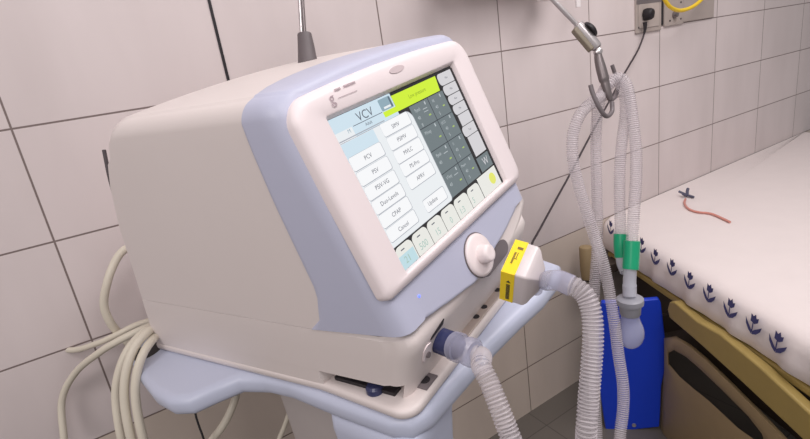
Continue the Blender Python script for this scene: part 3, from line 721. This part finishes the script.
# ================================================================== bed
ZM = CH - .75
E0 = atz(606, 221, ZM); E1 = atz(697, 273, ZM)
ed = (E1 - E0).normalized(); en = Vector((-ed.y, ed.x, 0)); en = en if en.x < 0 else -en      # en: outward, towards the room on the left
if en.dot(Vector((-1, -.2, 0))) < 0: en = -en
def onE(px, py, off=0):                                          # hit of a picture point with the bed's upright side, off metres outside it
    v = ray(px, py); P0 = E0 + en * off; return EYE + v * ((P0 - EYE).dot(en) / v.dot(en))
bed = thing('hospital_bed', (1.9, .9, 0), 'hospital bed against the tiled wall with an ochre rail and tan moulded side', 'bed')
Eb = E0 + ed * ((1.285 - E0.y) / ed.y)
Lh = 1.05
sh = thing('bed_sheet', (1.9, .9, ZM - .14), 'white bed sheet printed with a row of navy tulip motifs', 'bed sheet')
h = MB(); rows = []
NL = 60
def sheet_profile(t):
    p = Eb + ed * (Lh * t); p.z = ZM
    far = Vector((p.x + 1.9, p.y, ZM)) if True else p
    wv = .004 * sin(t * 37) + .003 * sin(t * 71 + 1)
    pr = [far, p - en * .5, p - en * .25, p - en * .10 + Vector((0, 0, -.002)), p - en * .045 + Vector((0, 0, -.005)), p - en * .015 + Vector((0, 0, -.014)), p + en * .000 + Vector((0, 0, -.030)), p + en * (.006 + wv * .4) + Vector((0, 0, -.055)), p + en * (.008 + wv) + Vector((0, 0, -.085)), p + en * (.009 + wv * 1.5) + Vector((0, 0, -.118 + wv * .6)), p - en * (.006 - wv) + Vector((0, 0, -.132 + wv * .6)), p - en * .03 + Vector((0, 0, -.136))]
    pr[1].y = min(pr[1].y, WALL - .004); pr[2].y = min(pr[2].y, WALL - .004); pr[0].y = min(pr[0].y, WALL - .004)
    for q in pr: q.y = min(q.y, WALL - .004); q.x = max(q.x, Eb.x - 10)
    return pr
for k in range(-50, NL + 1): rows.append(sheet_profile(k / NL))
h.grid(rows, M['sheet'])
h.add([rows[-1][j] for j in range(12)], [list(range(12))], M['sheet'])
# tulip motifs printed on the hanging side
def leafpoly(c, pts, sc_, m=M['motif']):
    up_ = Vector((0, 0, 1)); h.add([c + ed * (a * sc_) + up_ * (b_ * sc_) for a, b_ in pts], [list(range(len(pts)))], m)
bud = [(-.10, .18), (.12, .10), (.30, .24), (.34, .46), (.22, .40), (.18, .60), (.06, .46), (-.06, .56), (-.08, .36)]
leafL = [(-.02, -.45), (-.20, -.30), (-.34, -.06), (-.36, .26), (-.24, .06), (-.08, -.16), (.02, -.30)]
leafR = [(.0, -.45), (.24, -.34), (.44, -.12), (.52, .12), (.34, -.02), (.14, -.16), (.02, -.28)]
stem = [(-.03, -.30), (.03, -.30), (.08, .14), (.02, .16)]
pp = [(610, 228), (641, 246), (654.5, 257.5), (671, 268), (688.5, 281), (708, 294), (729, 309), (752, 325), (776, 343)]
for i, (a, b_) in enumerate(pp):
    c = onE(a, b_, .0145); s_ = .062
    for q in (bud, leafL, leafR, stem): leafpoly(c, q, s_)
tag(sh, 'white bed sheet printed with a row of navy tulip motifs', 'bed sheet')
h.build('sheet_cloth', sh, angle=70)
# frame parts
def plate(mb, px, th, m, off): mb.prism([onE(a, b_, off) for a, b_ in px], en * -th, m)
def lineE(t0, t1, z0, z1, off, th, m, name, bev=.006):
    a = Eb + ed * t0 + en * off; b_ = Eb + ed * t1 + en * off
    hh = MB(); hh.prism([Vector((a.x, a.y, z0)), Vector((b_.x, b_.y, z0)), Vector((b_.x, b_.y, z1)), Vector((a.x, a.y, z1))], -en * th, m); return hh.build(name, bed, bevel=bev)
lineE(.02, Lh, ZM - .158, ZM - .135, .0, .9, M['ochre'], 'mattress_base')
h = MB(); plate(h, [(669, 302), (667, 309), (669, 318), (697, 342), (740, 381), (790, 428), (812, 449), (812, 415), (760, 367), (720, 334), (697, 321), (674, 301.5)], .03, M['ochre'], .035); lab(h.build('side_rail', bed, bevel=.006), 'ochre side rail')
lineE(.05, Lh, .30, ZM - .16, -.10, .8, M['beddark'], 'underframe_shade')  # solid underframe block; its dark colour paints the shade beneath the bed
# moulded side with hand hole: ring between outer outline and hole
outer = [(664, 338), (676, 336), (690, 344), (705, 356), (730, 380), (770, 420), (800, 452), (812, 470), (800, 500), (760, 500), (720, 480), (690, 462), (660, 440), (662, 400), (664, 370)]
hole = [(668.5, 353), (674, 350), (686, 357), (700, 369), (722, 390), (748, 416), (762, 434), (764, 441), (755, 440), (738, 428), (722, 413), (708, 400), (694, 389), (680, 377), (669, 364)]
h = MB()
def mould(pts, off): return [onE(a, b_, off) for a, b_ in pts]
h.grid([mould(hole, -.03), mould(hole, .028), [x.lerp(y, .22) for x, y in zip(mould(hole, .034), mould(outer, .034))], [x.lerp(y, .8) for x, y in zip(mould(hole, .030), mould(outer, .030))], mould(outer, .018), mould(outer, -.03)], M['bedtan'], close=True)
h.build('moulded_side', bed, angle=50)
lg0 = onE(700, 470, -.05)
h = MB(); a = Eb + ed * .12 - en * .12; h.obox((a.x, a.y, .19), (.02, 0, 0), (0, .02, 0), (0, 0, .17), M['beddark']); h.build('leg', bed, bevel=.004)
h = MB(); a = Eb + ed * (Lh - .1) - en * .12; h.obox((a.x, a.y, .19), (.02, 0, 0), (0, .02, 0), (0, 0, .17), M['beddark']); h.build('leg', bed, bevel=.004)
for t_ in (.12, Lh - .1):
    a = Eb + ed * t_ - en * .12; h = MB(); lathe(h, (a.x - .012, a.y, .03), (1, 0, 0), [(0, .026), (.003, .03), (.021, .03), (.024, .026)], M['black'], 20); h.build('caster', bed)
# corner bumper
c0, c1 = aty(585.5, 246, 1.22), aty(587, 285, 1.22)
h = MB(); lathe(h, (c0.x, c0.y, c0.z), (0, 0, -1), [(0, .012), (.003, .022), (.008, .0245), (.10, .0245), (.14, .02)], M['bedtan'], 24); h.build('corner_bumper', bed)
h = MB(); z_ = c0.z - .11; h.prism([Vector((c0.x - .015, c0.y + .015, z_)), Vector((c0.x - .015, c0.y - .015, z_)), Vector((Eb.x + .10, c0.y - .06, z_)), Vector((Eb.x + .10, c0.y + .02, z_))], (0, 0, -.04), M['beddark']); h.build('bumper_arm', bed, bevel=.004)

# blue panel
bp_ = [(600, 309), (602, 302.5), (640, 300.8), (659, 299), (661, 303), (663, 320), (666, 345), (665.5, 368), (661.5, 386), (660.5, 410), (659.5, 427), (607, 433), (605.5, 428), (602, 405), (599, 384), (598, 355), (599, 330)]
pn = Vector((-.70, -.714, 0)).normalized(); pc = onE(634, 350, .11)
def onP(px, py, off=0): v = ray(px, py); P0 = pc + pn * off; return EYE + v * ((P0 - EYE).dot(pn) / v.dot(pn))
h = MB(); h.prism([onP(a, b_) for a, b_ in bp_], pn * -.022, M['panelblue'])
bpo = thing('blue_panel', tuple(onP(632, 360)), 'royal blue plastic panel with a waisted outline hung beside the bed', 'plastic panel')
pb = h.build('panel_body', bpo, bevel=.004)
h = MB(); lathe(h, onP(634, 425), pn, [(0, .008), (.003, .0075), (.0035, .0045), (.001, .004)], M['steel'], 20); sub_of(h, 'screw', pb)
h = MB(); h.prism([onP(a, b_, -.022) for a, b_ in ((636, 318), (655, 316), (655, 335), (636, 337))], en * -.22, M['beddark']); h.build('mounting_bracket', bpo, bevel=.003)

# orange tube and clip on the bed
ZT = ZM + .006
cp = thing('sheet_clip', tuple(atz(688, 194, ZM)), 'dark slate clip lying on the white sheet near the wall', 'clip')
c = atz(687.5, 195, ZM + .008)
h = MB(); tube(h, [c + Vector((-.028, .004, .012)), c + Vector((-.006, 0, .0)), c + Vector((.016, .01, .014)), c + Vector((.028, .014, .020))], .0065, M['clip'], step=.005, seg=10); h.build('jaw', cp)
h = MB(); tube(h, [c + Vector((-.018, .03, .018)), c + Vector((-.010, .0, .004)), c + Vector((-.014, -.035, -.001))], .0055, M['clip'], step=.005, seg=10); h.build('handle', cp)
ot = MB(); tube(ot, [atz(685.5, 199, ZT), atz(684.5, 203, ZT), atz(687, 207.5, ZT), atz(692, 210.5, ZT), atz(699, 212.3, ZT), atz(712, 214, ZT), atz(730, 222, ZT)], .0045, M['orange'], step=.01, seg=10)
tag(ot.build('orange_tube', origin=atz(690, 210, ZM)), 'thin orange tube curling over the white sheet from the clip', 'tube')

# ================================================================== cables and hoses at the left
def hose(name, pts, r, m, label, cat, group=None, seg=14):
    h_ = MB(); tube(h_, pts, r, m, step=.012, seg=seg); return tag(h_.build(name, origin=pts[0]), label, cat, group)
d = 1.0
hose('coiled_hose', [D(160, 322, d + .06), D(150, 330, d), D(136, 345, d - .03), D(126.5, 370, d - .04), D(124.5, 400, d - .04), D(131, 438, d - .03), D(142, 470, d), D(158, 490, d + .05), D(175, 500, d + .12)], .0085, M['hose'], 'cream hose loop at the trolley corner, leftmost strand of the front coil', 'hose', 'cream hose coil')
hose('coiled_hose', [D(163, 330, d + .06), D(154, 338, d - .0), D(144, 352, d - .03), D(136.5, 375, d - .04), D(136, 402, d - .04), D(143, 438, d - .03), D(153, 465, d), D(165, 480, d + .05)], .0085, M['hose'], 'cream hose loop at the trolley corner, rightmost strand of the front coil', 'hose', 'cream hose coil')
hose('coiled_hose', [D(157, 325, d + .08), D(144, 332, d + .03), D(128, 350, d + .01), D(118.5, 374, d), D(116, 400, d), D(122, 440, d), D(135, 480, d + .03)], .0085, M['hose'], 'cream hose loop behind the front coil, turning nearest the left', 'hose', 'cream hose coil')
hose('cream_hose', [D(160, 322, d + .09), D(140, 330, d + .06), D(118, 341, d + .05), D(100, 352, d + .06), D(76, 372, d + .1), D(62, 400, d + .12), D(64, 440, d + .12)], .0075, M['hose'], 'cream hose running left from the coil, just below a second parallel one', 'hose')
hose('cream_hose', [D(158, 318, d + .12), D(136, 325, d + .10), D(118, 334, d + .09), D(98, 343, d + .1), D(70, 350, d + .14), D(40, 340, d + .2), D(20, 310, d + .25)], .0065, M['hose'], 'thinner cream hose running left from the coil, the upper of the pair', 'hose')
hose('rear_hose', [D(150, 250, d + .13), D(134, 246, d + .10), D(124, 250, d + .08), D(116, 260, d + .07), D(108, 280, d + .06), D(104, 305, d + .07), D(112, 325, d + .09), D(124, 338, d + .12), D(136, 352, d + .14)], .0085, M['hose'], 'cream hose curving out from behind the ventilator rear', 'hose')
hose('hanging_hose', [D(238, 375, 1.12), D(237, 392, 1.10), D(232, 408, 1.09), D(224, 424, 1.08), D(212, 440, 1.08), D(196, 462, 1.1)], .0085, M['hose'], 'cream hose curving down below the trolley platform, left of the column', 'hose')
hose('hanging_cable', [D(295, 392, 1.10), D(290, 410, 1.10), D(285, 425, 1.10), D(278, 442, 1.10), D(268, 470, 1.1)], .0055, M['hose'], 'thin cream cable hanging beside the trolley column', 'cable')
hose('black_cable', [D(193, 395, 1.05), D(195.5, 414, 1.04), D(199, 426, 1.04), D(204, 440, 1.04), D(212, 470, 1.06)], .0022, M['black'], 'thin black cable hanging under the left corner of the platform', 'cable', seg=8)
hose('rear_cable', [D(104, 150, .94), D(109, 175, .94), D(113, 190, .945), D(119, 213, .955), D(126.5, 240, .97), D(136, 262, 1.02)], .0035, M['cord'], 'black cable running down the rear edge of the ventilator', 'cable', seg=8)

# ================================================================== light, sky, camera
wd = bpy.data.worlds.new('room'); bpy.context.scene.world = wd; wd.use_nodes = True
wd.node_tree.nodes['Background'].inputs[0].default_value = (1.0, .95, .95, 1); wd.node_tree.nodes['Background'].inputs[1].default_value = .42
def area(name, loc, aim, sx, sy, e, c):
    l = bpy.data.lights.new(name, 'AREA'); l.shape = 'RECTANGLE'; l.size = sx; l.size_y = sy; l.energy = e; l.color = c
    o_ = bpy.data.objects.new(name, l); col.objects.link(o_); o_.location = loc
    o_.rotation_euler = (Vector(aim) - Vector(loc)).to_track_quat('-Z', 'Y').to_euler(); return o_
area('ceiling_panel_light', (1.5, .1, 2.95), (1.3, .7, .9), 1.3, .7, 32, (1.0, .95, .95))
area('ceiling_panel_light', (.2, -.9, 2.9), (.8, .9, 1.2), 1.3, .7, 22, (1.0, .95, .96))
area('left_fill_light', (-1.9, -.6, 2.6), (.5, .8, 1.1), 1.2, .7, 29, (1.0, .94, .93))  # fill lamp added to brighten the ventilator's left side
cam = bpy.data.cameras.new('camera'); co = bpy.data.objects.new('camera', cam); col.objects.link(co)
cam.sensor_fit = 'HORIZONTAL'; cam.sensor_width = 36; cam.lens = F / 810 * 36; cam.clip_start = .02
m3 = Matrix((R.col[0], -R.col[1], -R.col[2])).transposed()
co.matrix_world = Matrix.Translation(EYE) @ m3.to_4x4()
sc_ = bpy.context.scene; sc_.camera = co
sc_.view_settings.view_transform = 'Standard'; sc_.view_settings.look = 'None'; sc_.view_settings.gamma = 1; sc_.view_settings.use_curve_mapping = False
sc_.view_settings.exposure = -.15
for o_ in bpy.data.objects:
    if '_o' in o_: del o_['_o']
